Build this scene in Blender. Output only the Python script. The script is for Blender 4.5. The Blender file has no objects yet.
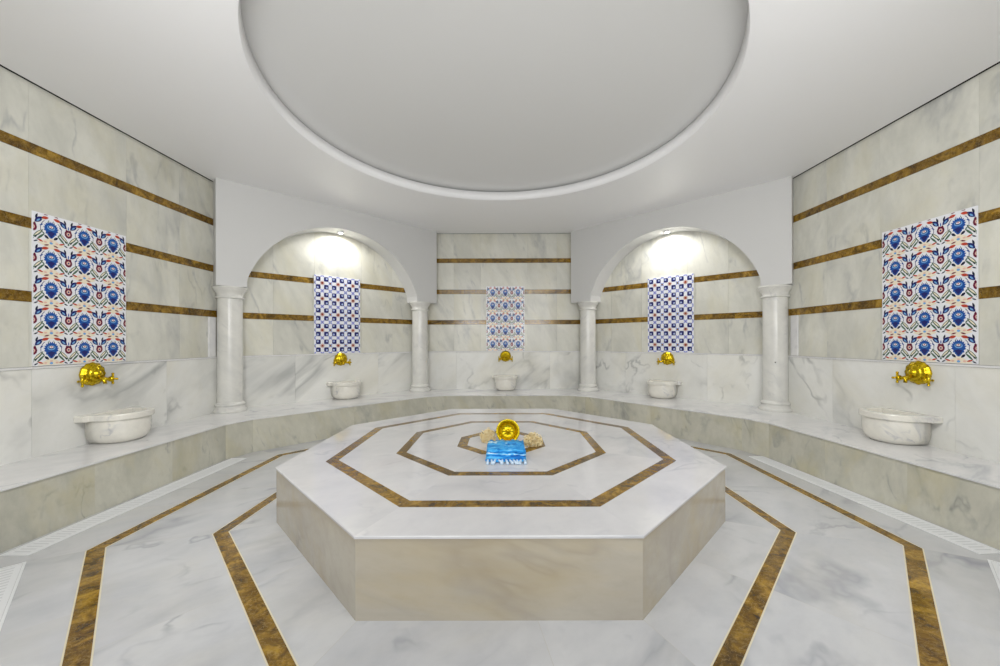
import bpy, bmesh, math, random
from mathutils import Vector, Matrix
R = math.radians
SC = bpy.context.scene
COL = SC.collection
random.seed(7)
PI = math.pi
S2 = math.sqrt(.5)

# ------------------------------------------------------------------ materials
def new_mat(name):
    m = bpy.data.materials.new(name); m.use_nodes = True
    nt = m.node_tree; nt.nodes.clear()
    out = nt.nodes.new('ShaderNodeOutputMaterial'); b = nt.nodes.new('ShaderNodeBsdfPrincipled')
    nt.links.new(b.outputs[0], out.inputs[0])
    return m, nt, b
def lin(c):
    f = lambda v: v/12.92 if v <= .04045 else ((v+.055)/1.055)**2.4
    return tuple(f(v/255) for v in c)+(1,)
def plain(name, rgb, rough=.5, metal=0, emit=0, spec=.5):
    m, nt, b = new_mat(name)
    b.inputs['Base Color'].default_value = lin(rgb); b.inputs['Roughness'].default_value = rough
    b.inputs['Metallic'].default_value = metal; b.inputs['Specular IOR Level'].default_value = spec
    if emit:
        b.inputs['Emission Color'].default_value = (1, 1, 1, 1); b.inputs['Emission Strength'].default_value = emit
    return m
def ramp(nt, fac, stops):
    r = nt.nodes.new('ShaderNodeValToRGB')
    e = r.color_ramp.elements
    while len(e) < len(stops): e.new(.5)
    for el, (p, c) in zip(e, stops): el.position = p; el.color = c
    nt.links.new(fac, r.inputs[0]); return r.outputs[0]
G = lambda v: (v, v, v, 1)
def coords(nt, k=7.3, stretch=(1, 1, 1)):
    tc = nt.nodes.new('ShaderNodeTexCoord'); at = nt.nodes.new('ShaderNodeAttribute'); at.attribute_name = 'pshift'
    ma = nt.nodes.new('ShaderNodeVectorMath'); ma.operation = 'MULTIPLY_ADD'
    ma.inputs[1].default_value = (k, k, k)
    nt.links.new(at.outputs['Vector'], ma.inputs[0]); nt.links.new(tc.outputs['Object'], ma.inputs[2])
    return ma.outputs[0], at.outputs['Vector']
def noise(nt, vec, scale, detail=5, rough=.55, dist=0, stretch=None, rot=None):
    if stretch or rot:
        mp = nt.nodes.new('ShaderNodeMapping'); nt.links.new(vec, mp.inputs[0])
        if stretch: mp.inputs['Scale'].default_value = stretch
        if rot: mp.inputs['Rotation'].default_value = rot
        vec = mp.outputs[0]
    n = nt.nodes.new('ShaderNodeTexNoise'); n.inputs['Scale'].default_value = scale
    n.inputs['Detail'].default_value = detail; n.inputs['Roughness'].default_value = rough; n.inputs['Distortion'].default_value = dist
    nt.links.new(vec, n.inputs['Vector']); return n.outputs[0]
def mix(nt, fac, a, b, mode='MIX'):
    m = nt.nodes.new('ShaderNodeMix'); m.data_type = 'RGBA'; m.blend_type = mode
    for s, v in ((m.inputs[0], fac), (m.inputs[6], a), (m.inputs[7], b)):
        if isinstance(v, (tuple, float, int)): s.default_value = v
        else: nt.links.new(v, s)
    return m.outputs[2]
def mul(nt, a, b):
    m = nt.nodes.new('ShaderNodeMath'); m.operation = 'MULTIPLY'
    for s, v in ((m.inputs[0], a), (m.inputs[1], b)):
        if isinstance(v, (float, int)): s.default_value = v
        else: nt.links.new(v, s)
    return m.outputs[0]
def flow(nt, v, rot, sc):
    """rotate into the bedding direction of the stone, then stretch along it"""
    mp = nt.nodes.new('ShaderNodeMapping'); mp.vector_type = 'TEXTURE'
    mp.inputs['Rotation'].default_value = rot; mp.inputs['Scale'].default_value = sc
    nt.links.new(v, mp.inputs[0]); return mp.outputs[0]
def marble(name, base, cloud, vein, warm=None, cl=.6, vn=.5, wm=.0, rough=.12, sc=1.0, tint=.05, rot=(.75, .62, .7), st=3.0, spec=.5, bump=0):
    """polished stone: soft clouds along a bedding direction, soft grey veins, warm rust patches; every slab shifted by its 'pshift'"""
    m, nt, b = new_mat(name)
    v, sh = coords(nt)
    fl = flow(nt, v, rot, (st, .8, .8))
    c = noise(nt, fl, 1.9*sc, 8, .62, .35)
    cf = ramp(nt, c, [(.40, G(0)), (.66, G(1))])
    col = mix(nt, mul(nt, cf, cl), lin(base), lin(cloud))
    fine = noise(nt, flow(nt, v, rot, (1.8, .8, .8)), 11*sc, 5, .65, .2)
    col = mix(nt, mul(nt, ramp(nt, fine, [(.5, G(0)), (.75, G(1))]), .45*cl), col, lin(cloud))
    r1 = noise(nt, flow(nt, v, (rot[0]+.15, rot[1]-.1, rot[2]+.1), (st*1.3, .9, .9)), .85*sc, 5, .5, .5)
    ridge = ramp(nt, r1, [(.455, G(0)), (.497, G(1)), (.51, G(.55)), (.56, G(0))])
    msk = ramp(nt, noise(nt, v, 1.1*sc, 3, .5), [(.46, G(0)), (.66, G(1))])
    col = mix(nt, mul(nt, mul(nt, ridge, msk), vn), col, lin(vein))
    r2 = noise(nt, flow(nt, v, (rot[0]-.25, rot[1]+.15, rot[2]-.2), (st*1.6, 1, 1)), 1.7*sc, 4, .5, .25)
    ridge2 = ramp(nt, r2, [(.48, G(0)), (.5, G(1)), (.525, G(0))])
    msk2 = ramp(nt, noise(nt, v, 1.7*sc, 3, .5, 0, (1, 1.3, 1.6)), [(.5, G(0)), (.66, G(1))])
    col = mix(nt, mul(nt, mul(nt, ridge2, msk2), vn), col, lin(vein))
    if warm:
        w = ramp(nt, noise(nt, fl, 1.3*sc, 5, .6, .4), [(.48, G(0)), (.7, G(1))])
        col = mix(nt, mul(nt, w, wm), col, lin(warm))
    sx = nt.nodes.new('ShaderNodeSeparateXYZ'); nt.links.new(sh, sx.inputs[0])
    t = ramp(nt, sx.outputs[0], [(0, G(1-tint)), (1, G(1))])
    col = mix(nt, 1.0, col, t, 'MULTIPLY')
    nt.links.new(col, b.inputs['Base Color'])
    b.inputs['Roughness'].default_value = rough; b.inputs['Specular IOR Level'].default_value = spec
    return m
def emperador(name, dark, mid, light, rough=.15):
    m, nt, b = new_mat(name)
    v, sh = coords(nt)
    n1 = noise(nt, v, 7, 8, .65, 1.2)
    col = ramp(nt, n1, [(.3, lin(dark)), (.5, lin(mid)), (.72, lin(light))])
    n2 = noise(nt, v, 14, 5, .6, 1.8, (1, 1.6, 1))
    rd = ramp(nt, n2, [(.48, G(0)), (.5, G(1)), (.53, G(0))])
    col = mix(nt, mul(nt, rd, .45), col, lin((196, 168, 104)))
    n3 = noise(nt, v, 26, 4, .6, .5)
    rd3 = ramp(nt, n3, [(.52, G(0)), (.66, G(1))])
    col = mix(nt, mul(nt, rd3, .55), col, lin((52, 34, 10)))
    sx = nt.nodes.new('ShaderNodeSeparateXYZ'); nt.links.new(sh, sx.inputs[0])
    t = ramp(nt, sx.outputs[1], [(0, G(.72)), (1, G(1))])
    col = mix(nt, 1.0, col, t, 'MULTIPLY')
    nt.links.new(col, b.inputs['Base Color']); b.inputs['Roughness'].default_value = rough
    return m

M = {}
M['floor'] = marble('white_floor_marble', (201, 202, 204), (176, 178, 183), (138, 141, 151), (202, 194, 168), cl=.55, vn=.55, wm=.15, rough=.12, sc=1.0, tint=.06)
M['slab'] = marble('platform_top_marble', (212, 211, 212), (190, 190, 194), (164, 166, 176), None, cl=.5, vn=.45, rough=.08, sc=1.2, tint=.03)
M['slabside'] = marble('platform_side_marble', (190, 183, 168), (168, 160, 146), (144, 136, 128), (184, 164, 116), cl=.7, vn=.35, wm=.5, rough=.18, sc=1.2, tint=.05, rot=(0, .15, 0), st=3)
M['bench'] = marble('bench_top_marble', (230, 229, 228), (204, 205, 208), (160, 164, 174), None, cl=.5, vn=.55, rough=.12, sc=1.4, tint=.04)
M['riser'] = marble('bench_front_marble', (204, 202, 188), (176, 175, 162), (110, 113, 118), (196, 188, 152), cl=.7, vn=.45, wm=.55, rough=.18, sc=1.9, tint=.07, rot=(.3, 1.1, .3), st=2.2)
M['wain'] = marble('wainscot_marble', (232, 232, 228), (208, 208, 202), (136, 139, 140), (220, 214, 190), cl=.5, vn=.6, wm=.3, rough=.15, sc=.8, tint=.05, rot=(.5, -.6, .8), st=4.5)
M['wall'] = marble('wall_marble', (220, 219, 209), (190, 190, 181), (130, 134, 142), (210, 204, 174), cl=.62, vn=.42, wm=.4, rough=.27, sc=1.3, tint=.08, rot=(.3, 1.15, .3), st=2.4)
M['column'] = marble('column_marble', (220, 219, 213), (198, 198, 195), (160, 162, 168), None, cl=.5, vn=.3, rough=.18, sc=2.0, tint=0)
M['basin'] = marble('basin_marble', (232, 229, 219), (206, 204, 198), (150, 154, 168), None, cl=.5, vn=.5, rough=.18, sc=3, tint=0)
M['brown'] = emperador('brown_inlay_marble', (46, 30, 2), (126, 92, 12), (192, 152, 52))
M['joint'] = plain('joint_grout', (178, 176, 170), .7)
M['backing'] = plain('wall_backing', (190, 188, 180), .8)
M['rimline'] = plain('inlay_grout', (214, 205, 178), .4)
M['white'] = plain('white_plaster', (203, 203, 202), .55)
M['ceil'] = plain('white_ceiling_paint', (240, 240, 241), .42)
M['dome'] = plain('dome_membrane_matt_white', (216, 216, 215), .6)
M['plate'] = plain('drain_white_metal', (226, 228, 230), .3)
M['slot'] = plain('drain_slot_dark', (208, 210, 212), .6)
M['dark'] = plain('dark_gap', (24, 22, 18), .9)  # near-black; along the wall tops and ceiling edge it stands in for shade
M['lens'] = plain('spot_lens', (255, 255, 255), .3, emit=60)
M['steel'] = plain('white_spot_ring', (235, 235, 235), .3)
def brass(name, c1, c2, rough, bump=.07, sc=60):
    m, nt, b = new_mat(name)
    v, sh = coords(nt)
    n = noise(nt, v, sc, 4, .6, .6)
    col = ramp(nt, n, [(.35, lin(c1)), (.65, lin(c2))])
    nt.links.new(col, b.inputs['Base Color']); b.inputs['Metallic'].default_value = 1; b.inputs['Roughness'].default_value = rough
    bp = nt.nodes.new('ShaderNodeBump'); bp.inputs['Strength'].default_value = bump; bp.inputs['Distance'].default_value = .006
    nt.links.new(n, bp.inputs['Height']); nt.links.new(bp.outputs[0], b.inputs['Normal'])
    return m
M['brass'] = brass('polished_brass', (184, 150, 8), (222, 196, 48), .22)
M['bowlbrass'] = brass('bowl_brass', (176, 148, 10), (218, 196, 44), .2, .7, 45)
def towel_mat():
    m, nt, b = new_mat('blue_towel_cotton')
    v, sh = coords(nt)
    n = noise(nt, v, 14, 5, .6, .8, (.35, 1.2, 3))
    col = ramp(nt, n, [(.34, lin((6, 84, 168))), (.47, lin((30, 146, 224))), (.6, lin((84, 184, 236))), (.68, lin((206, 234, 248)))])
    nt.links.new(col, b.inputs['Base Color']); b.inputs['Roughness'].default_value = .9
    f = noise(nt, v, 300, 2); bp = nt.nodes.new('ShaderNodeBump'); bp.inputs['Strength'].default_value = .4; bp.inputs['Distance'].default_value = .003
    nt.links.new(f, bp.inputs['Height']); nt.links.new(bp.outputs[0], b.inputs['Normal'])
    return m
M['towel'] = towel_mat()
M['tassel'] = plain('towel_tassel_thread', (206, 226, 244), .9)
def straw_mat():
    m, nt, b = new_mat('straw_fibre')
    v, sh = coords(nt)
    n = noise(nt, v, 40, 3)
    nt.links.new(ramp(nt, n, [(.3, lin((222, 194, 124))), (.7, lin((252, 240, 204)))]), b.inputs['Base Color'])
    b.inputs['Roughness'].default_value = .7
    return m
M['straw'] = straw_mat()
# glazes
for k, c in dict(t_white=(232, 233, 238), t_blue=(28, 80, 160), t_light=(112, 164, 216), t_navy=(30, 36, 104), t_red=(186, 70, 52), t_maroon=(108, 28, 58),
                 t_green=(74, 104, 84), t_cream=(234, 224, 202), t_black=(34, 40, 62), t_pink=(226, 186, 170), t_lav=(150, 156, 216), t_sky=(186, 198, 236)).items():
    M[k] = plain('glaze_'+k[2:], c, .18)

# ------------------------------------------------------------------ mesh builder
class MB:
    def __init__(s): s.v = []; s.f = []; s.m = []; s.p = []; s.sm = []
    def face(s, pts, mat, sh=(0, 0, 0), smooth=False):
        i = len(s.v); s.v += [tuple(p) for p in pts]; s.f.append(tuple(range(i, i+len(pts)))); s.m.append(mat); s.p.append(sh); s.sm.append(smooth)
    def raw(s, verts, faces, mat, sh=(0, 0, 0), smooth=False):
        i = len(s.v); s.v += [tuple(p) for p in verts]
        for f in faces: s.f.append(tuple(k+i for k in f)); s.m.append(mat); s.p.append(sh); s.sm.append(smooth)
    def hexa(s, p, mat, sh=(0, 0, 0)):  # 4 bottom, 4 top
        s.raw(p, [(3, 2, 1, 0), (4, 5, 6, 7), (0, 1, 5, 4), (1, 2, 6, 5), (2, 3, 7, 6), (3, 0, 4, 7)], mat, sh)
    def box(s, a, b, mat, sh=(0, 0, 0)):
        (x0, y0, z0), (x1, y1, z1) = a, b
        s.hexa([(x0, y0, z0), (x1, y0, z0), (x1, y1, z0), (x0, y1, z0), (x0, y0, z1), (x1, y0, z1), (x1, y1, z1), (x0, y1, z1)], mat, sh)
    def prism(s, poly, z0, z1, mat, sh=(0, 0, 0)):
        n = len(poly)
        s.raw([(x, y, z0) for x, y in poly]+[(x, y, z1) for x, y in poly],
              [tuple(range(n))[::-1], tuple(range(n, 2*n))]+[(i, (i+1) % n, n+(i+1) % n, n+i) for i in range(n)], mat, sh)
    def lathe(s, prof, mat, n=48, smooth=True, cap0=False, cap1=False, mod=None):
        vs = []
        for k, (r, z) in enumerate(prof):
            for i in range(n):
                a = 2*PI*i/n; rr, zz = (r, z) if mod is None else mod(r, z, a, k)
                vs.append((rr*math.cos(a), rr*math.sin(a), zz))
        fs = []
        for k in range(len(prof)-1):
            for i in range(n): fs.append((k*n+i, k*n+(i+1) % n, (k+1)*n+(i+1) % n, (k+1)*n+i))
        if cap0: fs.append(tuple(range(n))[::-1])
        if cap1: fs.append(tuple((len(prof)-1)*n+i for i in range(n)))
        s.raw(vs, fs, mat, (0, 0, 0), smooth)
    def tube(s, pts, rad, mat, n=8, smooth=True):
        pts = [Vector(p) for p in pts]; vs = []; m_ = len(pts)
        rad = rad if isinstance(rad, (list, tuple)) else [rad]*m_
        up = Vector((.13, .21, .97))
        for k, p in enumerate(pts):
            t = (pts[min(k+1, m_-1)]-pts[max(k-1, 0)]).normalized()
            a = t.cross(up)
            if a.length < .05: a = t.cross(Vector((1, 0, 0)))
            a.normalize(); b = t.cross(a)
            for i in range(n):
                w = 2*PI*i/n; vs.append(p+(a*math.cos(w)+b*math.sin(w))*rad[k])
        fs = [(k*n+i, k*n+(i+1) % n, (k+1)*n+(i+1) % n, (k+1)*n+i) for k in range(m_-1) for i in range(n)]
        fs += [tuple(range(n))[::-1], tuple((m_-1)*n+i for i in range(n))]
        s.raw(vs, fs, mat, (0, 0, 0), smooth)
    def move(s, mtx, start=0):
        for i in range(start, len(s.v)): s.v[i] = tuple(mtx @ Vector(s.v[i]))
    def build(s, name, parent=None, bevel=0, segs=2, recalc=True):
        me = bpy.data.meshes.new(name); me.from_pydata(s.v, [], s.f)
        names = []
        for k in s.m:
            if k not in names: names.append(k); me.materials.append(M[k])
        for p, k, sm in zip(me.polygons, s.m, s.sm): p.material_index = names.index(k); p.use_smooth = sm
        at = me.attributes.new('pshift', 'FLOAT_VECTOR', 'FACE')
        for i, sh in enumerate(s.p): at.data[i].vector = sh
        if recalc:
            bm = bmesh.new(); bm.from_mesh(me); bmesh.ops.recalc_face_normals(bm, faces=bm.faces); bm.to_mesh(me); bm.free()
        o = bpy.data.objects.new(name, me); COL.objects.link(o)
        if parent: o.parent = parent
        if bevel:
            b = o.modifiers.new('bevel', 'BEVEL'); b.width = bevel; b.segments = segs; b.limit_method = 'ANGLE'; b.angle_limit = R(40)
        return o
def rs(): return (random.random(), random.random(), random.random())
def tag(o, label, cat, group=None):
    o['label'] = label; o['category'] = cat
    if group: o['group'] = group
    return o
def struct(o): o['kind'] = 'structure'; return o
def thing(name, label, cat, loc=(0, 0, 0), rz=0, group=None):
    e = bpy.data.objects.new(name, None); COL.objects.link(e); e.empty_display_size = .05
    e.location = loc; e.rotation_euler = (0, 0, rz); return tag(e, label, cat, group)
def copy_thing(root, loc, rz, label, group=None):
    c = root.copy(); COL.objects.link(c); c.location = loc; c.rotation_euler = (0, 0, rz); c['label'] = label
    if group: c['group'] = group
    def rec(a, b):
        for ch in list(a.children):
            d = ch.copy(); COL.objects.link(d); d.parent = b; rec(ch, d)
    rec(root, c); return c

# ------------------------------------------------------------------ key dimensions (metres; camera above the origin looking along +y)
XL, XR, YB = -3.985, 3.925, 7.58         # side walls, back wall
SN = 9.30                                # niche wall planes |x|-... : y = SN - |x|
SF = 8.78                                # arch front plane: y = SF - |x|
CEIL = 3.577
BH = .42                                 # bench top
LEDGE = 1.185
BANDS = [1.775, 2.395, 3.03]
BT = .046                                # half height of brown bands
PC = (-.027, 3.58); PA = 1.735; PH = .425   # platform centre, apothem, height

def octagon(cx, cy, a, hs=None, ax=None):
    """corner list, starting at the front left corner, anticlockwise; hs = half side"""
    ax = ax or a
    h = a*math.tan(PI/8) if hs is None else hs
    return [(cx-h, cy-a), (cx+h, cy-a), (cx+ax, cy-h), (cx+ax, cy+h), (cx+h, cy+a), (cx-h, cy+a), (cx-ax, cy+h), (cx-ax, cy-h)]
def lerp(a, b, t): return tuple(a[i]+(b[i]-a[i])*t for i in range(len(a)))
def ring_tiles(mb, A, B, z, mat, cuts, joints=None, jw=.0022, jz=.0004):
    """trapezoid tiles between two octagons (A outer, B inner), with fine joints"""
    for i in range(8):
        j = (i+1) % 8; n = cuts[i % len(cuts)]
        fr_ = n if isinstance(n, list) else [k/n for k in range(n+1)]
        for ta, tb in zip(fr_, fr_[1:]):
            a0, a1 = lerp(A[i], A[j], ta), lerp(A[i], A[j], tb)
            b0, b1 = lerp(B[i], B[j], ta), lerp(B[i], B[j], tb)
            mb.face([(*a0, z), (*a1, z), (*b1, z), (*b0, z)], mat, rs())
            if joints:
                d = Vector((b0[0]-a0[0], b0[1]-a0[1])); L = d.length
                if L > .01:
                    q = Vector((-d.y, d.x))/L*jw/2
                    mb.face([(a0[0]-q.x, a0[1]-q.y, z+jz), (a0[0]+q.x, a0[1]+q.y, z+jz), (b0[0]+q.x, b0[1]+q.y, z+jz), (b0[0]-q.x, b0[1]-q.y, z+jz)], joints)
def ring_band(mb, A, B, z, mat='brown', piece=.62):
    for i in range(8):
        j = (i+1) % 8; L = math.dist(A[i], A[j]); n = max(1, round(L/piece))
        for k in range(n):
            a0, a1 = lerp(A[i], A[j], k/n), lerp(A[i], A[j], (k+1)/n)
            b0, b1 = lerp(B[i], B[j], k/n), lerp(B[i], B[j], (k+1)/n)
            mb.face([(*a0, z), (*a1, z), (*b1, z), (*b0, z)], mat, rs())

# ------------------------------------------------------------------ FLOOR
mb = MB()
mb.box((-5, -1.2, -.12), (5, 8.2, -.004), 'backing')
FC = (0, 3.53)
o_room = octagon(0, 3.5, 5.0, 2.2, 5.0)
o1 = octagon(*FC, 2.79, 1.05, 2.79); o1i = octagon(*FC, 2.70, 1.01, 2.70)
o2 = octagon(0, 3.567, 2.113); o2i = octagon(0, 3.567, 2.022)
o3 = octagon(*PC, PA-.1)
ring_tiles(mb, o_room, o1, 0, 'floor', [3, 3, 3, 3], 'joint')
ring_band(mb, o1, o1i, 0)
ring_tiles(mb, o1i, o2, 0, 'floor', [3, 2, 2, 2], 'joint')
ring_band(mb, o2, o2i, 0)
ring_tiles(mb, o2i, o3, 0, 'floor', [[0, .63, 1], 2], 'joint')
def lines(oct_, w=.004):
    o_a, cx, cy = oct_
for A in (o1, o1i, o2, o2i):            # pale grout line on either side of the brown inlay
    c = (sum(p[0] for p in A)/8, sum(p[1] for p in A)/8)
    for i in range(8):
        p, q = A[i], A[(i+1) % 8]
        d = Vector((q[0]-p[0], q[1]-p[1])).normalized(); nrm = Vector((-d.y, d.x))*.0035
        mb.face([(p[0]-nrm.x, p[1]-nrm.y, .0006), (q[0]-nrm.x, q[1]-nrm.y, .0006), (q[0]+nrm.x, q[1]+nrm.y, .0006), (p[0]+nrm.x, p[1]+nrm.y, .0006)], 'rimline')
struct(mb.build('floor', recalc=False))

# ------------------------------------------------------------------ WALLS
def wall(name, p0, p1, inward, bands, z_top=CEIL+.12, splits=None, lower=None, zb=0.0, thick=.12):
    """panelled wall from p0 to p1 seen from the side of 'inward'"""
    p0, p1 = Vector(p0), Vector(p1); d = (p1-p0); L = d.length; d.normalize(); n = Vector(inward).normalized()
    mb = MB()
    def blk(u0, u1, z0, z1, a, b, mat, sh):
        q = [p0+d*u0+n*a, p0+d*u1+n*a, p0+d*u1+n*b, p0+d*u0+n*b]
        mb.hexa([(*v, z0) for v in q]+[(*v, z1) for v in q], mat, sh)
    blk(0, L, zb, z_top, -thick, -.012, 'backing', (0, 0, 0))
    splits = splits or [L*k/max(1, round(L/.95)) for k in range(1, max(1, round(L/.95)))]
    g = .0008
    def course(z0, z1, mat, cuts, a=-.012, b=0):
        c = [0]+list(cuts)+[L]
        for u0, u1 in zip(c, c[1:]): blk(u0+g, u1-g, z0+g, z1-g, a, b, mat, rs())
    lo = lower or [L*k/max(1, round(L/1.3)) for k in range(1, max(1, round(L/1.3)))]
    course(zb, LEDGE-.02, 'wain', lo, -.012, .022)
    course(LEDGE-.02, LEDGE, 'bench', lo, -.012, .03)
    z = LEDGE
    for k, c in enumerate(bands):
        course(z, c-BT, 'wall', splits, -.012, 0)
        course(c-BT, c+BT, 'brown', [u+random.uniform(-.25, .25) for u in splits], -.012, .0015)
        z = c+BT
    course(z, CEIL+.004, 'wall', splits, -.012, 0)
    blk(0, L, CEIL+.004, z_top, -.012, 0, 'dark', (0, 0, 0))  # wall top coloured black so the ceiling gap reads as a shadow line
    return struct(mb.build(name))
YN_L, YN_R = SN+XL, SN-XR                # where niche walls meet the side walls
XB = SN-YB
wall('wall_left', (XL, 1.62), (XL, YN_L), (1, 0), BANDS, splits=[.55, 1.5, 2.31, 2.95], lower=[.4, 1.5, 2.75])
wall('wall_right', (XR, 1.62), (XR, YN_R), (-1, 0), BANDS, splits=[.6, 1.45, 2.26, 2.9], lower=[.5, 1.6, 2.8])
wall('wall_back', (-XB, YB), (XB, YB), (0, -1), BANDS, splits=[.7, 1.25, 2.2, 2.8], lower=[.75, 2.65])
wall('wall_back_left', (XL, YN_L), (-XB, YB), (S2, -S2), BANDS[:2], splits=[.6, 1.2, 2.0, 2.6], lower=[.9, 2.3])
wall('wall_back_right', (XR, YN_R), (XB, YB), (-S2, -S2), BANDS[:2], splits=[.6, 1.2, 2.0, 2.6], lower=[.9, 2.3])
FD = 2.30
wall('wall_front_left', (XL, -XL-FD), (-FD, 0), (S2, S2), BANDS)
wall('wall_front_right', (XR, XR-FD), (FD, 0), (-S2, S2), BANDS)

# slim marble corner strips on the side walls next to the outer columns
for k, (x, s, y0) in enumerate(((XL, 1, 5.0), (XR, -1, 4.95))):
    mb = MB(); mb.box((x, y0, LEDGE), (x+s*.022, y0+.12, BANDS[0]-BT), 'bench', rs())
    struct(mb.build('trim_%d' % (k+1), bevel=.006))

# ------------------------------------------------------------------ ARCHED BULKHEADS on the diagonals
def arch_wall(name, side):
    # local: t along the diagonal, s depth into the niche; world: left side x=(t-f)/..., mirrored on the right
    f0 = SF*S2
    def W(t, e, z):
        r = f0+e
        x, y = (t-r)*S2, (t+r)*S2
        return (side*-1*x if side > 0 else x, y, z)
    t0, t1, z0, z1 = .79, 4.31, 2.15, CEIL+.03
    tm, hw, vert = 2.50, 1.36, .11
    sag = 3.245-(z0+vert); Rr = (hw*hw+sag*sag)/(2*sag); zc = z0+vert+sag-Rr
    a_end = math.asin(hw/Rr)
    N = 48
    arc = [(tm+Rr*math.sin(a_end*(2*i/N-1)), zc+Rr*math.cos(a_end*(2*i/N-1))) for i in range(N+1)]
    E0, E1 = 0, (SN-SF)*S2+.05
    mb = MB()
    def facing(e):
        mb.face([W(t0, e, z0), W(tm-hw, e, z0), W(tm-hw, e, z0+vert), W(t0, e, z0+vert)], 'white')
        mb.face([W(tm+hw, e, z0), W(t1, e, z0), W(t1, e, z0+vert), W(tm+hw, e, z0+vert)], 'white')
        mb.face([W(t0, e, z0+vert), W(tm-hw, e, z0+vert), W(tm-hw, e, z1), W(t0, e, z1)], 'white')
        mb.face([W(tm+hw, e, z0+vert), W(t1, e, z0+vert), W(t1, e, z1), W(tm+hw, e, z1)], 'white')
        for (ta, za), (tb, zb) in zip(arc, arc[1:]):
            mb.face([W(ta, e, za), W(tb, e, zb), W(tb, e, z1), W(ta, e, z1)], 'white')
    facing(E0); facing(E1)
    def strip(pts, smooth=False):
        for (ta, za), (tb, zb) in zip(pts, pts[1:]):
            mb.face([W(ta, E0, za), W(tb, E0, zb), W(tb, E1, zb), W(ta, E1, za)], 'white', smooth=smooth)
    strip([(t0, z1), (t0, z0), (tm-hw, z0), (tm-hw, z0+vert)]); strip(arc); strip([(tm+hw, z0+vert), (tm+hw, z0), (t1, z0), (t1, z1)]); strip([(t1, z1), (t0, z1)])
    o = mb.build(name)
    bm = bmesh.new(); bm.from_mesh(o.data); bmesh.ops.remove_doubles(bm, verts=bm.verts, dist=1e-5); bmesh.ops.recalc_face_normals(bm, faces=bm.faces); bm.to_mesh(o.data); bm.free()
    struct(o); return W
WL = arch_wall('wall_arch_left', -1)
WR = arch_wall('wall_arch_right', 1)

# ------------------------------------------------------------------ CEILING with the round recess
DC = (-.062, 3.69); DR = 2.08; DH = .125; GAP = .03; DB = DR+.012
mb = MB()
gp = .03
outer = [(XL+gp, -.3), (XR-gp, -.3), (XR-gp, YN_R), (XB-gp, YB-gp), (-XB+gp, YB-gp), (XL+gp, YN_L)]
N = 144
def ray_to_outer(a):
    d = Vector((math.cos(a), math.sin(a))); best = 1e9
    for p, q in zip(outer, outer[1:]+outer[:1]):
        p, q = Vector(p)-Vector(DC), Vector(q)-Vector(DC); e = q-p
        den = d.x*e.y-d.y*e.x
        if abs(den) < 1e-9: continue
        t = (p.x*e.y-p.y*e.x)/den; u = (p.x*d.y-p.y*d.x)/den
        if t > 0 and -1e-6 <= u <= 1+1e-6: best = min(best, t)
    return best
angs = sorted([2*PI*i/N for i in range(N)]+[math.atan2(q[1]-DC[1], q[0]-DC[0]) % (2*PI) for q in outer])
angs = [a for i, a in enumerate(angs) if i == 0 or a-angs[i-1] > 1e-4]
pt = lambda r, a, z: (DC[0]+r*math.cos(a), DC[1]+r*math.sin(a), z)
zt = CEIL+DH
for a, b in zip(angs, angs[1:]+[angs[0]+2*PI]):
    ra, rb = ray_to_outer(a), ray_to_outer(b % (2*PI))
    mb.face([pt(DB, a, CEIL), pt(ra, a, CEIL), pt(rb, b, CEIL), pt(DB, b, CEIL)], 'ceil')                 # soffit
    mb.face([pt(ra, a, CEIL), pt(ra, a, zt), pt(rb, b, zt), pt(rb, b, CEIL)], 'dark')                      # outer edge, black to paint in the shade of the wall gap
    mb.face([pt(DB, a, CEIL), pt(DB, b, CEIL), pt(DR, b, zt), pt(DR, a, zt)], 'ceil', smooth=True)         # fascia
    mb.face([pt(DR, a, zt), pt(DR, b, zt), pt(DR+.02, b, zt), pt(DR+.02, a, zt)], 'ceil')                  # lip
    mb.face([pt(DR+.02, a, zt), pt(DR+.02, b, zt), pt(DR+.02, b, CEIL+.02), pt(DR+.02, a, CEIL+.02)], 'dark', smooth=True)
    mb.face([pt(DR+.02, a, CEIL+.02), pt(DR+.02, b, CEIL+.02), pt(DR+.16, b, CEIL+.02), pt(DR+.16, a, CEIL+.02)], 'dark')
    # very shallow inner dome
    prof = [(DR+.16, zt+GAP-.004)]+[(DR*math.cos(q*PI/2/8), zt+GAP+.10*math.sin(q*PI/2/8)) for q in range(9)]
    for (r0, z0), (r1, z1) in zip(prof, prof[1:]):
        if r1 < 1e-6: mb.face([pt(r0, a, z0), pt(r0, b, z0), pt(0, a, z1)], 'dome', smooth=True)
        else: mb.face([pt(r0, a, z0), pt(r0, b, z0), pt(r1, b, z1), pt(r1, a, z1)], 'dome', smooth=True)
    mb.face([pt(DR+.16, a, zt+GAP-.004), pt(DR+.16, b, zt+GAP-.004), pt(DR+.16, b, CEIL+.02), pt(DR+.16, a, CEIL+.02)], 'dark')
mb.box((-4.6, -.3, CEIL+.36), (4.6, 8.0, CEIL+.42), 'dark')  # unseen cover added to keep world light out of the gaps
o = mb.build('ceiling', recalc=False)
bm = bmesh.new(); bm.from_mesh(o.data); bmesh.ops.remove_doubles(bm, verts=bm.verts, dist=1e-5); bmesh.ops.recalc_face_normals(bm, faces=bm.faces); bm.to_mesh(o.data); bm.free()
struct(o)

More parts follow.
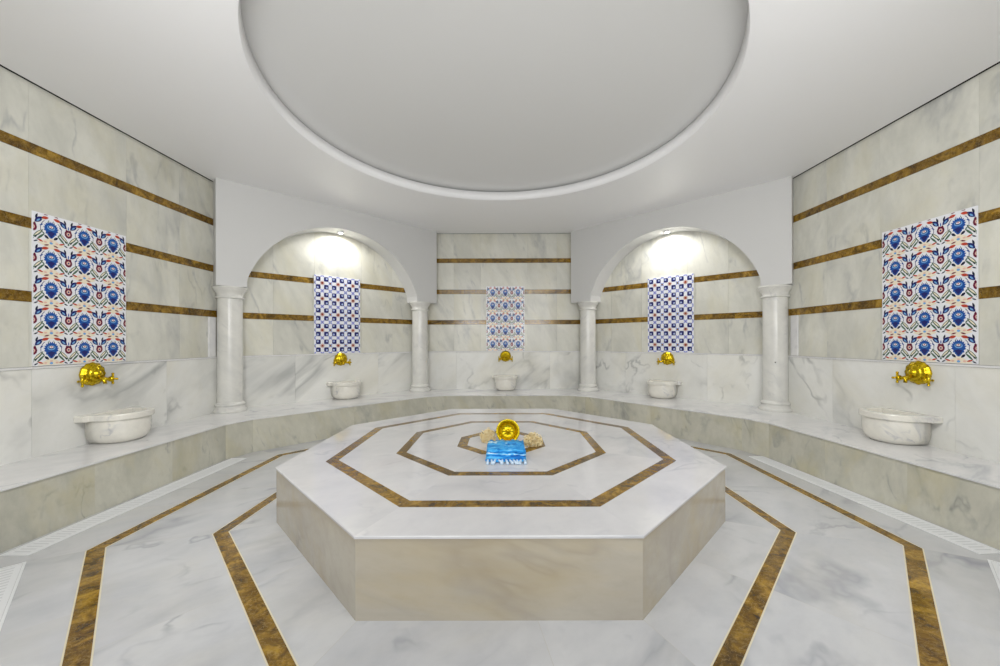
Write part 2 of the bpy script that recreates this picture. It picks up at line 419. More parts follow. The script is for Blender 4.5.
# ------------------------------------------------------------------ BENCH along the walls
def off_poly(front, back, nseg):
    return front, back
fr = [(-.85, .13), (-3.315, 2.325), (-3.275, 4.56), (-1.24, 6.665), (1.31, 6.665), (3.10, 4.56), (3.285, 2.295), (.85, .13)]
fr[0] = (-1.12, .13); fr[-1] = (1.12, .13)
wl = .022
bk = [(-2.43+wl, .13), (XL+wl, -XL-FD+wl*.4), (XL+wl, YN_L-wl*.4), (-XB+wl*.4, YB-wl), (XB-wl*.4, YB-wl), (XR-wl, YN_R-wl*.4), (XR-wl, XR-FD+wl*.4), (2.43-wl, .13)]
def round_poly(P, r, n=5):
    out = [P[0]]
    for a, b, c in zip(P, P[1:], P[2:]):
        a, b, c = Vector(a), Vector(b), Vector(c)
        p, q = b+(a-b).normalized()*r, b+(c-b).normalized()*r
        out += [tuple(p*(1-t)**2+b*2*t*(1-t)+q*t*t) for t in [k/n for k in range(n+1)]]
    return out+[P[-1]]
def chamfer(P, d, idx):
    out = []
    for i, p in enumerate(P):
        if i in idx:
            for q in (P[i-1], P[i+1]):
                v = Vector(q)-Vector(p); out.append(tuple(Vector(p)+v.normalized()*d))
        else: out.append(p)
    return out
fr = chamfer(fr, .17, (2, 3, 4, 5)); bk = chamfer(bk, .03, (2, 3, 4, 5))
bench = thing('marble_bench', 'low continuous marble bench running around the room below the basins', 'bench', (0, 3.5, 0))
bo = Vector((0, 3.5, 0))
def inset(P, d):   # shift polyline away from the room centre
    out = []
    for i, p in enumerate(P):
        p = Vector(p)
        ns = []
        for a, b in ((i-1, i), (i, i+1)):
            if 0 <= a and b < len(P):
                t = Vector(P[b])-Vector(P[a]); t.normalize(); n = Vector((-t.y, t.x))
                ns.append(n)
        n = sum(ns, Vector((0, 0))); n.normalize(); k = n.dot(ns[0])
        out.append(tuple(p+n*d/max(k, .5)))
    return out
frr = fr
segs = len(fr)-1
# seat: one slab per side, split into stone pieces
mb = MB()
cuts = [1, 2, 1, 2, 1, 2, 1, 2, 1, 3, 2][:segs]
fo = inset(fr, .012)
for i in range(segs):
    n = cuts[i]
    for k in range(n):
        ts = [k/n+(k+1-k)/n*j/1 for j in (0, 1)]
        q = [lerp(fr[i], fr[i+1], ts[0]), lerp(fr[i], fr[i+1], ts[1]), lerp(bk[i], bk[i+1], ts[1]), lerp(bk[i], bk[i+1], ts[0])]
        mb.prism([(x-bo.x, y-bo.y) for x, y in q], BH-.013, BH, 'bench', rs())
seat = mb.build('seat', bench)
mb = MB()
rc = [2, 3, 1, 2, 1, 2, 1, 2, 1, 3, 2][:segs]
ri = inset(fr, .012) if inset(fr, .012)[3][1] > fr[3][1] else inset(fr, -.012)
rb = inset(fr, .05) if ri == inset(fr, .012) else inset(fr, -.05)
for i in range(segs):
    n = rc[i]
    for k in range(n):
        t0, t1 = k/n, (k+1)/n
        q = [lerp(ri[i], ri[i+1], t0), lerp(ri[i], ri[i+1], t1), lerp(rb[i], rb[i+1], t1), lerp(rb[i], rb[i+1], t0)]
        mb.prism([(x-bo.x, y-bo.y) for x, y in q], 0.0, BH-.013, 'riser', rs())
mb.build('front_panel', bench)

# ------------------------------------------------------------------ PLATFORM (octagonal heated slab)
plat = thing('octagonal_platform', 'low octagonal white marble platform with brown inlay rings in the middle of the room', 'platform', (PC[0], PC[1], 0))
mb = MB()
top_t = .014
oA = octagon(0, 0, PA); oM = octagon(0, 0, PA-.02)
bA, bAi = octagon(0, 0, 1.412), octagon(0, 0, 1.322)
bB, bBi = octagon(0, 0, .905), octagon(0, 0, .825)
bC, bCi = octagon(0, 0, .405), octagon(0, 0, .315)
mb.prism(oM, PH-top_t, PH-.002, 'slab')
mb.v = mb.v[:]; nb = len(mb.v)
for i in range(8):
    j = (i+1) % 8
    mb.face([(*oA[i], PH-top_t), (*oA[j], PH-top_t), (*oA[j], PH-.004), (*oA[i], PH-.004)], 'slab')
    i1, j1 = tuple(v*(PA-.005)/PA for v in oA[i]), tuple(v*(PA-.005)/PA for v in oA[j])
    mb.face([(*oA[i], PH-.004), (*oA[j], PH-.004), (*j1, PH), (*i1, PH)], 'slab')
    mb.face([(*oA[i], PH-top_t), (*oA[j], PH-top_t), (*oM[j], PH-top_t), (*oM[i], PH-top_t)], 'slab')
oT = octagon(0, 0, PA-.005)
ring_tiles(mb, oT, bA, PH, 'slab', [1], None); ring_band(mb, bA, bAi, PH)
ring_tiles(mb, bAi, bB, PH, 'slab', [1], None); ring_band(mb, bB, bBi, PH)
ring_tiles(mb, bBi, bC, PH, 'slab', [1], None); ring_band(mb, bC, bCi, PH)
mb.face([(*p, PH) for p in bCi], 'slab', rs())
mb.build('top_slab', plat, recalc=False)
mb = MB()
oS, oSi = octagon(0, 0, PA-.007), octagon(0, 0, PA-.06)
for i in range(8):
    j = (i+1) % 8
    mb.prism([oS[i], oS[j], oSi[j], oSi[i]], 0, PH-top_t, 'slabside', rs())
mb.build('side_panels', plat)

# ------------------------------------------------------------------ COLUMNS
def make_column(loc, label):
    c = thing('marble_column', label, 'column', loc, 0, 'marble columns carrying the arches')
    H = 2.15-BH
    mb = MB(); mb.lathe([(.0, 0), (.198, 0), (.2, .004), (.2, .03), (.192, .04), (.178, .05), (.17, .07), (.165, .085), (.178, .092), (.183, .105), (.178, .118), (.160, .124), (.150, .14)], 'column', 56)
    mb.build('base', c)
    mb = MB(); mb.lathe([(.150, .138), (.150, .5), (.1485, 1.0), (.147, H-.16)], 'column', 56); mb.build('shaft', c)
    mb = MB(); mb.lathe([(.147, H-.165), (.168, H-.16), (.174, H-.15), (.168, H-.138), (.152, H-.132), (.154, H-.11), (.165, H-.08), (.188, H-.052), (.194, H-.046), (.194, H-.03), (.203, H-.026), (.206, H-.001), (0, H-.001)], 'column', 56)
    mb.build('capital', c)
    return c
CX = [(-3.835, 5.21), (-1.645, 7.29), (1.645, 7.29), (3.80, 5.21)]
col0 = make_column((*CX[0], BH), 'large near marble column under the left end of the left arch')
copy_thing(col0, (*CX[1], BH), .9, 'far marble column at the right foot of the left arch, beside the back recess')
copy_thing(col0, (*CX[2], BH), 2.2, 'far marble column at the left foot of the right arch, beside the back recess')
col3 = copy_thing(col0, (*CX[3], BH), 3.7, 'large near marble column under the right end of the right arch, with a small dark plug hole')
mb = MB(); mb.lathe([(0, .004), (.007, .004), (.009, 0), (0, -.01)], 'dark', 12)
h = mb.build('plug_hole', col3); h['label'] = 'small dark plug hole'
hd = Vector((0-CX[3][0], 0-CX[3][1], 0)).normalized()
loc = Matrix.Rotation(-3.7, 4, 'Z') @ (hd*.1485); h.location = (loc.x, loc.y, .67)
h.rotation_euler = Vector((loc.x, loc.y, 0)).to_track_quat('Z', 'Y').to_euler()

# ------------------------------------------------------------------ BASINS (back at local y=0 against the wall, bowl towards -y)
def dshape(rx, ry, yc, y_back, n=28, p=2.3):
    pts = []
    for i in range(n+1):
        a = PI+PI*i/n
        cx_, sy_ = math.cos(a), math.sin(a)
        pts.append((rx*math.copysign(abs(cx_)**(2/p), cx_), yc+ry*math.copysign(abs(sy_)**(2/p), sy_)))
    return pts+[(rx, y_back), (-rx, y_back)]
def loft(mb, rings, mat, smooth=True, cap0=True, cap1=True):
    n = len(rings[0]); vs = [p for r in rings for p in r]
    fs = [(k*n+i, k*n+(i+1) % n, (k+1)*n+(i+1) % n, (k+1)*n+i) for k in range(len(rings)-1) for i in range(n)]
    if cap0: fs.append(tuple(range(n))[::-1])
    if cap1: fs.append(tuple((len(rings)-1)*n+i for i in range(n)))
    mb.raw(vs, fs, mat, (0, 0, 0), smooth)
def make_basin(loc, rz, label):
    b = thing('marble_basin', label, 'basin', loc, rz, 'marble wash basins on the bench')
    H = .285
    def D(k, z, dy=0): return [(x, y, z) for x, y in dshape(.218*k, .225*k, -.14, -.035, 28)]
    mb = MB()
    loft(mb, [D(.66, 0), D(.74, .004), D(.85, .022), D(.94, .055), D(.99, .105), D(1.0, .17), D(.985, .225), D(.97, .235)], 'basin')
    mb.build('bowl', b)
    # rim: D outline with two square ears at the wall, hollowed inside
    arc = dshape(.236, .245, -.14, 0, 28)[:29]
    out = [(-.278, 0), (-.278, -.085), (-.246, -.10)]+arc+[(.246, -.10), (.278, -.085), (.278, 0)]
    inn_arc = dshape(.18, .185, -.14, 0, 28)[:29]
    inn = [(-.18, -.075), (-.18, -.085), (-.18, -.10)]+inn_arc+[(.18, -.10), (.18, -.085), (.18, -.075)]
    mb = MB()
    sc = lambda P, k, z: [(x*k, (y+.14)*k-.14 if y < -.14 else y, z) for x, y in P]
    rings = [sc(out, .985, .228), sc(out, 1.0, .234), sc(out, 1.0, .274), sc(out, .985, .283), sc(out, .96, H), sc(inn, 1.03, H), sc(inn, 1.0, .278), sc(inn, .97, .16), sc(inn, .85, .11), sc(inn, .4, .095)]
    loft(mb, rings, 'basin', smooth=False)
    o = mb.build('rim', b, recalc=True); 
    return b
BL = [(-3.985+.022, 3.60, -PI/2*-1), ]
def wall_pose(i, off, t=2.515):
    """centre of each bay: base point on the wall face and rotation so that local -y points into the room"""
    if i == 0: return (XL+off, 3.70), PI/2
    if i == 4: return (XR-off, 3.585), -PI/2
    if i == 2: return (.03, YB-off), 0
    r = SN*S2-off
    if i == 1: return ((t-r)*S2, (t+r)*S2), PI/4
    return (-(t-r)*S2, (t+r)*S2), -PI/4
where = ['near left wall', 'under the left arch', 'in the straight back recess', 'under the right arch', 'near right wall']
bl = ['white marble basin on the bench against the left wall, below its flower tiles',
      'small white marble basin on the bench inside the left arch',
      'small white marble basin on the bench at the middle of the back wall',
      'small white marble basin on the bench inside the right arch',
      'white marble basin on the bench against the right wall, grey patch on its side']
p, rz = wall_pose(0, .024); basin0 = make_basin((*p, BH), rz, bl[0])
for i in range(1, 5):
    p, rz = wall_pose(i, .024, 2.59); copy_thing(basin0, (*p, BH), rz, bl[i])

# ------------------------------------------------------------------ BRASS TAPS
def make_tap(loc, rz, label):
    t = thing('brass_tap', label, 'tap', loc, rz, 'brass rosette wall taps')
    toroom = Matrix.Rotation(PI/2, 4, 'X')          # lathe axis z -> -y
    mb = MB()
    def petal(r, z, a, k):
        w = 1+.03*math.cos(a*12)*(1 if 2 <= k <= 5 else 0); return r*w, z+(.002*math.cos(a*12) if 3 <= k <= 6 else 0)
    mb.lathe([(.0, 0), (.108, 0), (.112, .006), (.108, .016), (.098, .022), (.09, .036), (.08, .046), (.068, .042), (.06, .050), (.05, .064), (.04, .060), (.034, .070), (.024, .082), (.012, .088), (0, .09)], 'brass', 48, mod=petal)
    mb.move(toroom); mb.build('rosette', t)
    for s in (-1, 1):
        mb = MB()
        mb.tube([(s*.05, -.012, -.045), (s*.078, -.04, -.054), (s*.096, -.058, -.06), (s*.112, -.062, -.06)], [.020, .018, .016, .015], 'brass', 14)
        i0 = len(mb.v); mb.lathe([(0, -.018), (.018, -.016), (.026, -.006), (.028, .004), (.022, .014), (.010, .02), (0, .021)], 'brass', 20)
        mb.move(Matrix.Translation((s*.116, -.062, -.06)) @ Matrix.Rotation(s*PI/2, 4, 'Y'), i0)
        v = mb.build('valve', t)
        mb = MB(); hx = s*.134
        mb.tube([(hx, -.062, -.095), (hx, -.062, -.06), (hx, -.062, -.012)], [.009, .011, .009], 'brass', 10)
        mb.tube([(hx, -.098, -.06), (hx, -.062, -.06), (hx, -.026, -.06)], [.009, .011, .009], 'brass', 10)
        for dy, dz in ((0, -.042), (0, .05), (-.042, 0), (.036, 0)):
            i0 = len(mb.v); mb.lathe([(0, -.012), (.009, -.008), (.012, 0), (.009, .008), (0, .012)], 'brass', 12); mb.move(Matrix.Translation((hx, -.062+dy, -.06+dz)), i0)
        mb.build('handle', v)
    mb = MB(); mb.tube([(0, -.06, -.03), (0, -.10, -.045), (0, -.125, -.07), (0, -.13, -.095)], [.016, .016, .015, .014], 'brass', 14)
    mb.build('spout', t)
    return t
tl = ['brass rosette tap on the left wall under the flower tiles', 'brass rosette tap inside the left arch under the star tiles',
      'brass rosette tap at the middle of the back wall', 'brass rosette tap inside the right arch under the star tiles', 'brass rosette tap on the right wall under the flower tiles']
p, rz = wall_pose(0, .022); tap0 = make_tap((p[0], 3.575, 1.085), rz, tl[0])
for i in range(1, 5):
    p, rz = wall_pose(i, .022, 2.555)
    if i == 4: p = (p[0], 3.50)
    copy_thing(tap0, (*p, 1.085), rz, tl[i])

# ------------------------------------------------------------------ TILE PANELS (local x right, z up, face towards -y)
TW, TH = .775, 1.315
class Panel:
    def __init__(s, th): s.mb = MB(); s.th = th
    def poly(s, pts, mat, lay):
        def clip(P, ax, v, sg):
            out = []
            for a, b in zip(P, P[1:]+P[:1]):
                ia, ib = sg*(a[ax]-v) <= 0, sg*(b[ax]-v) <= 0
                if ia: out.append(a)
                if ia != ib:
                    t = (v-a[ax])/(b[ax]-a[ax]); out.append((a[0]+(b[0]-a[0])*t, a[1]+(b[1]-a[1])*t))
            return out
        e = .004
        for ax, v, sg in ((0, TW/2-e, 1), (0, -TW/2+e, -1), (1, TH-e, 1), (1, e, -1)):
            pts = clip(pts, ax, v, sg)
            if len(pts) < 3: return
        s.mb.face([(x, -s.th-.0003*(lay+1), z) for x, z in pts], mat)
    def ell(s, cx, cz, rx, rz, mat, lay, rot=0, n=12):
        c, q = math.cos(rot), math.sin(rot)
        s.poly([(cx+rx*math.cos(a)*c-rz*math.sin(a)*q, cz+rx*math.cos(a)*q+rz*math.sin(a)*c) for a in [2*PI*i/n for i in range(n)]], mat, lay)
    def lens(s, cx, cz, L, w, mat, lay, rot=0):
        c, q = math.cos(rot), math.sin(rot); P = []
        for i in range(7): u = i/6*2-1; P.append((u*L, w*(1-u*u)))
        for i in range(5, 0, -1): u = i/6*2-1; P.append((u*L, -w*(1-u*u)))
        s.poly([(cx+x*c-z*q, cz+x*q+z*c) for x, z in P], mat, lay)
    def body(s):
        s.mb.box((-TW/2, -s.th, 0), (TW/2, 0, TH), 't_white')
def flower_panel():
    P = Panel(.008); P.body(); a = TW/3; b = TH/5
    for i in range(-1, 4):
        for j in range(5):
            cx, cz = -TW/2+(i+.5)*a, (j+.5)*b
            X = lambda u: cx+u*a
            Z = lambda v: cz+v*b
            # cream lozenge with small blossoms below each palmette
            P.poly([(X(0), Z(-.24)), (X(.38), Z(-.47)), (X(0), Z(-.64)), (X(-.38), Z(-.47))], 't_cream', 0)
            for u, v in ((-.16, -.42), (.16, -.42), (0, -.36)): P.ell(X(u), Z(v), .045*a, .03*b, 't_pink', 1)
            P.ell(X(0), Z(-.43), .05*a, .04*b, 't_light', 2, n=8)
            # palmette
            sp = []
            for k in range(40):
                w = 2*PI*k/40; r = .185*(1+(.2 if k % 2 else -.06)*(1 if math.sin(w) > -.55 else .2))
                dz = math.sin(w); zz = r*dz*(1.0 if dz > 0 else 1.35); xx = r*math.cos(w)*(1 if dz > 0 else 1-.45*abs(dz))
                sp.append((X(xx*1.0), Z(zz*1.2+.03)))
            P.poly(sp, 't_blue', 1)
            P.ell(X(0), Z(.085), .115*a, .085*b, 't_light', 2)
            P.ell(X(0), Z(.10), .085*a, .06*b, 't_navy', 3)
            P.ell(X(0), Z(.105), .06*a, .036*b, 't_white', 4); P.ell(X(0), Z(.11), .028*a, .018*b, 't_red', 5, n=8)
            P.poly([(X(-.11), Z(-.075)), (X(0), Z(-.035)), (X(.11), Z(-.075)), (X(0), Z(-.25))], 't_navy', 4)
            # red leaves and stems at the top
            for s in (-1, 1):
                P.lens(X(s*.17), Z(.37), .11*a, .05*b, 't_red', 2, s*-.25)
                P.lens(X(s*.13), Z(.485), .08*a, .024*b, 't_maroon', 2, s*-.3)
                P.lens(X(s*.075), Z(.27), .07*a, .01*b, 't_green', 2, PI/2+s*.3)
                # tulips
                P.lens(X(s*.345), Z(.27), .15*b, .075*a, 't_navy', 2, PI/2+s*.75)
                P.lens(X(s*.35), Z(.25), .07*b, .026*a, 't_light', 3, PI/2+s*.75)
                P.lens(X(s*.40), Z(.37), .09*b, .03*a, 't_black', 2, PI/2+s*.3)
                P.lens(X(s*.27), Z(.12), .06*b, .02*a, 't_blue', 2, PI/2+s*.9)
                # dark leaves under palmette
                P.lens(X(s*.13), Z(-.25), .085*a, .04*b, 't_black', 3, s*.75)
                # green V leaves
                P.lens(X(s*.36), Z(-.18), .21*a, .05*b, 't_green', 2, s*-.85)
                P.lens(X(s*.365), Z(-.175), .15*a, .022*b, 't_cream', 3, s*-.85)
                P.lens(X(s*.29), Z(-.27), .17*a, .03*b, 't_green', 2, s*-.85)
                # curling stems
                for q in range(7):
                    w0 = .35+q*.17; P.lens(X(s*.29*math.cos(w0-.6)), Z(.02+.33*math.sin(w0-.6)), .055*a, .009*b, 't_navy', 2, s*(w0-.6+PI/2))
                P.lens(X(s*.44), Z(.12), .05*b, .022*a, 't_maroon', 2, PI/2-s*.5)
                P.lens(X(s*.22), Z(-.13), .06*a, .02*b, 't_green', 2, s*.9)
                P.lens(X(s*.30), Z(-.40), .09*a, .028*b, 't_red', 2, s*.35)
                P.lens(X(s*.42), Z(-.44), .07*a, .022*b, 't_black', 2, s*-.5)
                P.lens(X(s*.42), Z(-.30), .06*a, .018*b, 't_black', 2, s*-.9)
                P.lens(X(s*.24), Z(.30), .05*a, .02*b, 't_cream', 2, s*.6)
            # maroon rosette between the columns
            P.ell(X(.5), Z(.0), .115*a, .14*b, 't_maroon', 2); P.ell(X(.5), Z(.0), .06*a, .07*b, 't_pink', 3, n=8); P.ell(X(.5), Z(0), .028*a, .03*b, 't_navy', 4, n=8)
            P.lens(X(.5), Z(.2), .07*b, .018*a, 't_blue', 2, PI/2)
            P.ell(X(.5), Z(-.36), .03*a, .035*b, 't_green', 2, n=8)
    return P
def star_panel():
    P = Panel(.014); P.body(); a = TW/6; b = TH/10
    for i in range(6):
        for j in range(10):
            cx, cz = -TW/2+(i+.5)*a, (j+.5)*b
            sx, sz = (1 if i % 2 else -1), (1 if j % 2 else -1)
            P.poly([(cx-.29*a, cz-.19*b), (cx-.19*a, cz-.29*b), (cx+.19*a, cz-.29*b), (cx+.29*a, cz-.19*b), (cx+.29*a, cz+.19*b), (cx+.19*a, cz+.29*b), (cx-.19*a, cz+.29*b), (cx-.29*a, cz+.19*b)], 't_navy', 1)
            P.ell(cx+.07*a*sx, cz+.07*b*sz, .13*a, .13*b, 't_sky', 2, n=8)
            P.ell(cx+.09*a*sx, cz+.09*b*sz, .05*a, .05*b, 't_blue', 3, n=6)
            for s in (-1, 1):
                for q in (-1, 1):
                    P.lens(cx+s*.38*a, cz+q*.38*b, .19*a, .09*b, 't_lav', 0, s*q*PI/4)
    for i in range(7):
        for j in range(11):
            x, z = -TW/2+i*a, j*b
            if i % 2 == 1 and j % 2 == 1:
                for k in range(4): P.lens(x, z, .34*a, .11*b, 't_pink', 2, k*PI/4)
                P.ell(x, z, .09*a, .09*b, 't_red', 3, n=8)
            elif i % 2 == 0 and j % 2 == 0:
                P.ell(x, z, .13*a, .13*b, 't_blue', 2, n=8); P.ell(x, z, .06*a, .06*b, 't_white', 3, n=6)
            else:
                P.poly([(x-.17*a, z), (x, z-.17*b), (x+.17*a, z), (x, z+.17*b)], 't_green' if j % 2 else 't_lav', 2)
                P.ell(x, z, .06*a, .06*b, 't_red' if j % 2 else 't_navy', 3, n=6)
    return P
fp = flower_panel().mb.build('tile_panel', recalc=False)
sp = star_panel().mb.build('tile_panel', recalc=False)
def place_panel(o, i, label, first, y=None):
    p, rz = wall_pose(i, .001)
    if y is not None: p = (p[0], y)
    if not first: o = o.copy(); COL.objects.link(o)
    o.location = (*p, LEDGE+.004); o.rotation_euler = (0, 0, rz)
    tag(o, label, 'tile panel', 'glazed tile panels above the taps'); return o
place_panel(fp, 0, 'large blue and red flower tile panel on the left wall', True, 3.526)
place_panel(fp, 4, 'large blue and red flower tile panel on the right wall', False, 3.463)
place_panel(fp, 2, 'blue and red flower tile panel in the middle of the back wall', False)
place_panel(sp, 1, 'navy blue star tile panel inside the left arch', True)
place_panel(sp, 3, 'navy blue star tile panel inside the right arch', False)

POW = dict(world=1.35, arch=44, down=22, slab=38, up=122, side=262)
# ------------------------------------------------------------------ SPOTLIGHTS under the arch crowns
def make_spot(loc, label):
    s = thing('recessed_spotlight', label, 'spotlight', loc, 0, 'spotlights at the arch crowns')
    mb = MB(); mb.lathe([(.05, .012), (.055, .0), (.052, -.012), (.042, -.014), (.036, -.004)], 'steel', 28); mb.build('ring', s)
    mb = MB(); mb.lathe([(.0, -.008), (.02, -.008), (.036, -.003), (.036, 0), (0, 0)], 'lens', 28); l = mb.build('lens', s); l['label'] = 'bright glowing lens'
    return s
sp0 = make_spot(Vector(WL(2.50, .20, 3.233)), 'lit spotlight under the crown of the left arch')
copy_thing(sp0, Vector(WR(2.50, .20, 3.233)), 0, 'lit spotlight under the crown of the right arch')
for W, nm in ((WL, 'left'), (WR, 'right')):
    ld = bpy.data.lights.new('arch_spot_'+nm, 'SPOT'); ld.energy = POW['arch']; ld.spot_size = R(168); ld.spot_blend = .6; ld.shadow_soft_size = .04; ld.color = (1, .985, .96)
    lo = bpy.data.objects.new('arch_spot_'+nm, ld); COL.objects.link(lo); lo.location = W(2.50, .17, 3.205)
    tgt = Vector(W(2.5, .30, 2.0)); lo.rotation_euler = (tgt-Vector(lo.location)).to_track_quat('-Z', 'Y').to_euler()

# ------------------------------------------------------------------ FLOOR DRAINS beside the bench
def drain(name_label, p, q, width, inward, nslots, miter=0):
    p, q = Vector(p), Vector(q); d = (q-p); L = d.length; d.normalize(); n = Vector(inward).normalized()
    t = thing('floor_drain', name_label, 'drain', (p.x, p.y, 0), 0, 'slotted floor drains along the bench')
    def blk(mb, u0, u1, a, b, z0, z1, mat):
        c = [d*u0+n*a, d*u1+n*a, d*u1+n*b, d*u0+n*b]; mb.hexa([(*v, z0) for v in c]+[(*v, z1) for v in c], mat)
    mb = MB(); blk(mb, 0, L, 0, .012, 0.0005, .004, 'plate'); blk(mb, 0, L, width-.012, width, 0.0005, .004, 'plate'); blk(mb, 0, .012, .012, width-.012, .0005, .004, 'plate'); blk(mb, L-.012, L, .012, width-.012, .0005, .004, 'plate')
    mb.build('frame', t)
    mb = MB(); blk(mb, .014, L-.014, .014, width-.014, .0005, .0025, 'plate')
    for k in range(nslots):
        u = .03+(L-.06)*(k+.5)/nslots; w = (L-.06)/nslots*.18
        blk(mb, u-w, u+w, .04, width-.04, .0025, .0028, 'slot')
    mb.build('grate', t)
drain('slotted white floor drain along the foot of the right bench', (3.265, 2.42), (3.11, 4.46), .185, (-1, -.03), 60)
drain('slotted white floor drain along the foot of the left bench', (-3.29, 2.42), (-3.255, 4.44), .185, (1, 0), 60)
drain('short floor drain at the right edge, by the bench corner', (3.19, 2.22), (2.1, 1.2), .19, (-S2, S2), 36)
drain('short floor drain at the left edge, by the bench corner', (-3.16, 2.22), (-2.1, 1.22), .19, (S2, S2), 36)

# ------------------------------------------------------------------ BRASS BOWL, TOWEL, FIBRE on the platform
z0 = PH
bw = thing('brass_bowl', 'round brass hammam bowl tipped on its side behind the blue towel', 'bowl', (.035, 3.52, z0+.113))
mb = MB()
def emb(r, z, a, k): return r, z+(.0025*math.cos(a*10) if 4 <= k <= 8 else 0)
inner = [(0, -.052), (.012, -.050), (.022, -.055), (.03, -.060), (.045, -.062), (.062, -.056), (.078, -.044), (.09, -.028), (.099, -.010), (.103, .0), (.112, .004), (.123, .006), (.126, .003), (.124, -.001), (.110, -.004), (.104, -.016), (.095, -.034), (.082, -.050), (.064, -.064), (.045, -.070), (.02, -.071), (0, -.071)]
mb.lathe(inner, 'bowlbrass', 64, mod=emb)
tilt = Matrix.Rotation(R(80), 4, 'X') @ Matrix.Scale(.89, 4); mb.move(tilt); b_ = mb.build('bowl', bw)
mb = MB(); mb.lathe([(0, -.040), (.010, -.042), (.016, -.047), (.018, -.056)], 'bowlbrass', 24); mb.move(tilt); mb.build('boss', bw)

tw = thing('folded_towel', 'folded bright blue fringed towel lying in front of the brass bowl', 'towel', (.014, 3.11, z0))
mb = MB()
Wt, Dt = .315, .30
nl = 4
def layer(k, z_b, z_t, w, y0, y1, ph):
    nx, prof = 28, []
    ry = (z_t-z_b)/2
    for i in range(9):
        a = PI/2+PI*i/8; prof.append((y0+ry*(1+math.cos(a))*1.0, (z_b+z_t)/2+ry*math.sin(a)))
    prof = prof[::1]
    prof = [(y1, z_t)]+[((y1+y0)/2+.05, z_t), ((y1+y0)/2-.04, z_t)]+prof+[((y1+y0)/2, z_b), (y1, z_b)]
    vs = []
    for i in range(nx+1):
        u = i/nx*2-1; x = u*w/2
        for (y, z) in prof:
            wob = .004*math.sin(9*u+ph)+.004*math.sin(21*u+ph*2+y*30)+.003*math.sin(40*y+u*7+ph)
            edge = (1-abs(u)**14)
            zc = (z_b+z_t)/2
            yy = y+.006*math.sin(6*u+ph*1.7) + .004*math.sin(17*u+ph)
            vs.append((x+.004*math.sin(ph+y*20), yy, max(.001, zc+(z-zc)*(.35+.65*edge)+wob*(z/.1))))
    n = len(prof)
    fs = [(i*n+j, i*n+j+1, (i+1)*n+j+1, (i+1)*n+j) for i in range(nx) for j in range(n-1)]+[(i*n+n-1, i*n, (i+1)*n, (i+1)*n+n-1) for i in range(nx)]
    fs += [tuple(range(n)), tuple(nx*n+j for j in range(n))[::-1]]
    mb.raw(vs, fs, 'towel', rs(), True)
layer(0, .002, .022, Wt+.012, -.155, .14, .3)
layer(1, .020, .048, Wt-.004, -.150, .145, 1.4)
layer(2, .045, .074, Wt+.004, -.138, .14, 2.9)
layer(3, .071, .100, Wt-.012, -.140, .15, 4.1)
mb.build('cloth', tw)
mb = MB(); mb.tube([(0, 0, 0), (.002, -.02, -.006), (.004, -.04, -.010), (.003, -.062, -.010)], [.007, .0095, .010, .012], 'tassel', 8)
tas = None
for k in range(11):
    x = -Wt/2+.012+(Wt-.024)*k/10
    if tas is None: tas = mb.build('tassel', tw); o = tas; o['label'] = 'pale blue thread tassel'
    else: o = tas.copy(); COL.objects.link(o)
    o.location = (x, -.150, .0225); o.rotation_euler = (0, 0, random.uniform(-.5, .5)); o.parent = tw

def fibre(loc, rx, ry, rz, label, seed):
    random.seed(seed)
    t = thing('fibre_scrubber', label, 'bath scrubber', loc)
    mb = MB()
    for k in range(130):
        a = random.uniform(0, 2*PI); b = random.uniform(0, 1)**.5; h = random.uniform(.1, 1)
        c = Vector((rx*b*math.cos(a)*.85, ry*b*math.sin(a)*.85, rz*h*math.sqrt(max(.05, 1-b*b*.85))))
        r = random.uniform(.012, .024); ax = Vector((random.uniform(-1, 1), random.uniform(-1, 1), random.uniform(-.6, 1))).normalized()
        e1 = ax.orthogonal().normalized(); e2 = ax.cross(e1); ph = random.uniform(0, 6); turns = random.uniform(.6, 1.3)
        pts = []
        for i in range(10):
            w = ph+turns*2*PI*i/9; p = c+(e1*math.cos(w)+e2*math.sin(w))*r+ax*(.02*(i/9-.5)); p.z = max(.004, p.z); pts.append(p)
        mb.tube(pts, .0034, 'straw', 5)
    mb.build('fibres', t)
fibre((-.155, 3.60, z0), .085, .10, .115, 'straw coloured fibre scrubber to the left of the brass bowl', 3)
fibre((.262, 3.47, z0), .095, .12, .11, 'straw coloured fibre scrubber to the right of the blue towel', 5)

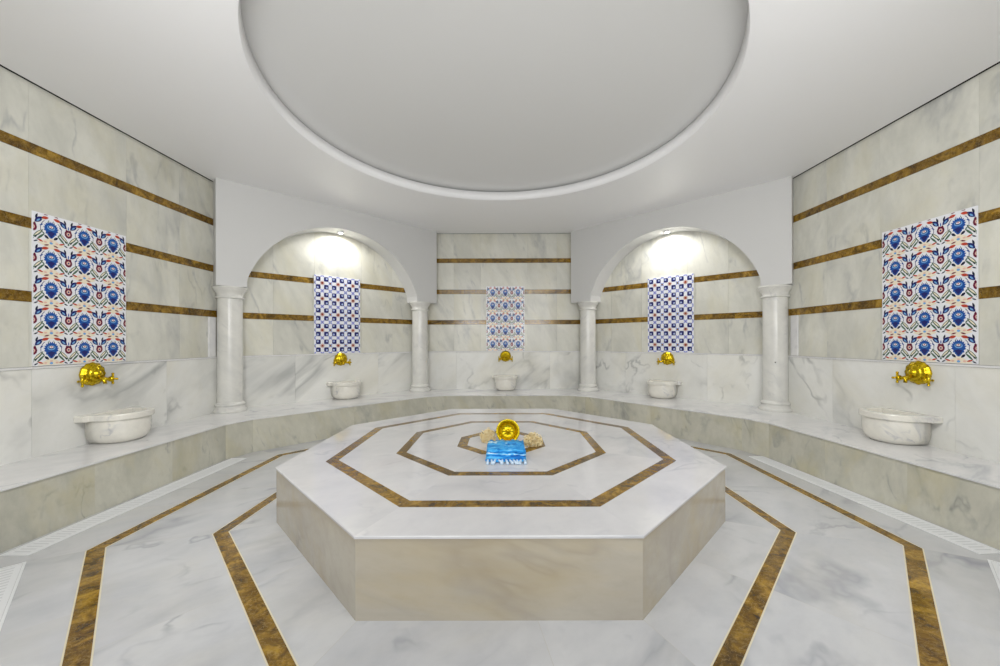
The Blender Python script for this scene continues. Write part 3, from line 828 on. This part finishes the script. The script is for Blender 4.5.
# ------------------------------------------------------------------ LIGHT
def area(name, loc, sx, sy, power, rot=(0, 0, 0), col=(1, 1, 1)):
    ld = bpy.data.lights.new(name, 'AREA'); ld.shape = 'RECTANGLE'; ld.size = sx; ld.size_y = sy; ld.energy = power; ld.color = col
    o = bpy.data.objects.new(name, ld); COL.objects.link(o); o.location = loc; o.rotation_euler = rot; return o
def aim(p, q): return (Vector(q)-Vector(p)).to_track_quat('-Z', 'Y').to_euler()
def spot(name, p, q, power, cone, soft=.55):
    if power <= 0: return
    ld = bpy.data.lights.new(name, 'SPOT'); ld.energy = power; ld.spot_size = R(cone); ld.spot_blend = 1; ld.shadow_soft_size = soft; ld.color = (1, .99, .97)
    o = bpy.data.objects.new(name, ld); COL.objects.link(o); o.location = p; o.rotation_euler = aim(p, q)
if POW['down'] > 0: area('added_area_fill', (0, 1.0, 3.55), 3.0, 1.1, POW['down'], (0, 0, 0), (1, .99, .97))  # unseen area light, added as soft fill from above
for x in (-2.1, 2.1):
    spot('added_slab_fill', (x, .9, 3.45), (x*.4, 4.3, .4), POW['slab'], 110)  # added fill towards the platform, no fixture modelled
    spot('added_up_fill', (x*.6, .25, 1.9), (x*.6, 5.3, 3.5), POW['up'], 130)  # added fill that lifts the ceiling, hangs free out of view
    spot('added_side_fill', (x*.5, .9, 3.45), (x*1.85, 4.0, 1.1), POW['side'], 120)  # added fill for the side walls, out of view
w = bpy.data.worlds.new('daylight'); SC.world = w; w.use_nodes = True
bg = w.node_tree.nodes['Background']; bg.inputs[0].default_value = (.97, .985, 1, 1); bg.inputs[1].default_value = POW['world']

# ------------------------------------------------------------------ CAMERA
cd = bpy.data.cameras.new('camera'); cam = bpy.data.objects.new('camera', cd); COL.objects.link(cam)
cd.sensor_width = 36; cd.sensor_fit = 'HORIZONTAL'; cd.lens = .372*36
cd.shift_x = -.004; cd.shift_y = .008; cd.clip_start = .05
cam.location = (0, 0, 1.392); cam.rotation_euler = (PI/2, R(.14), 0)
SC.camera = cam
vs = SC.view_settings
vs.view_transform = 'Standard'; vs.look = 'None'; vs.gamma = 1; vs.use_curve_mapping = False; vs.exposure = .13
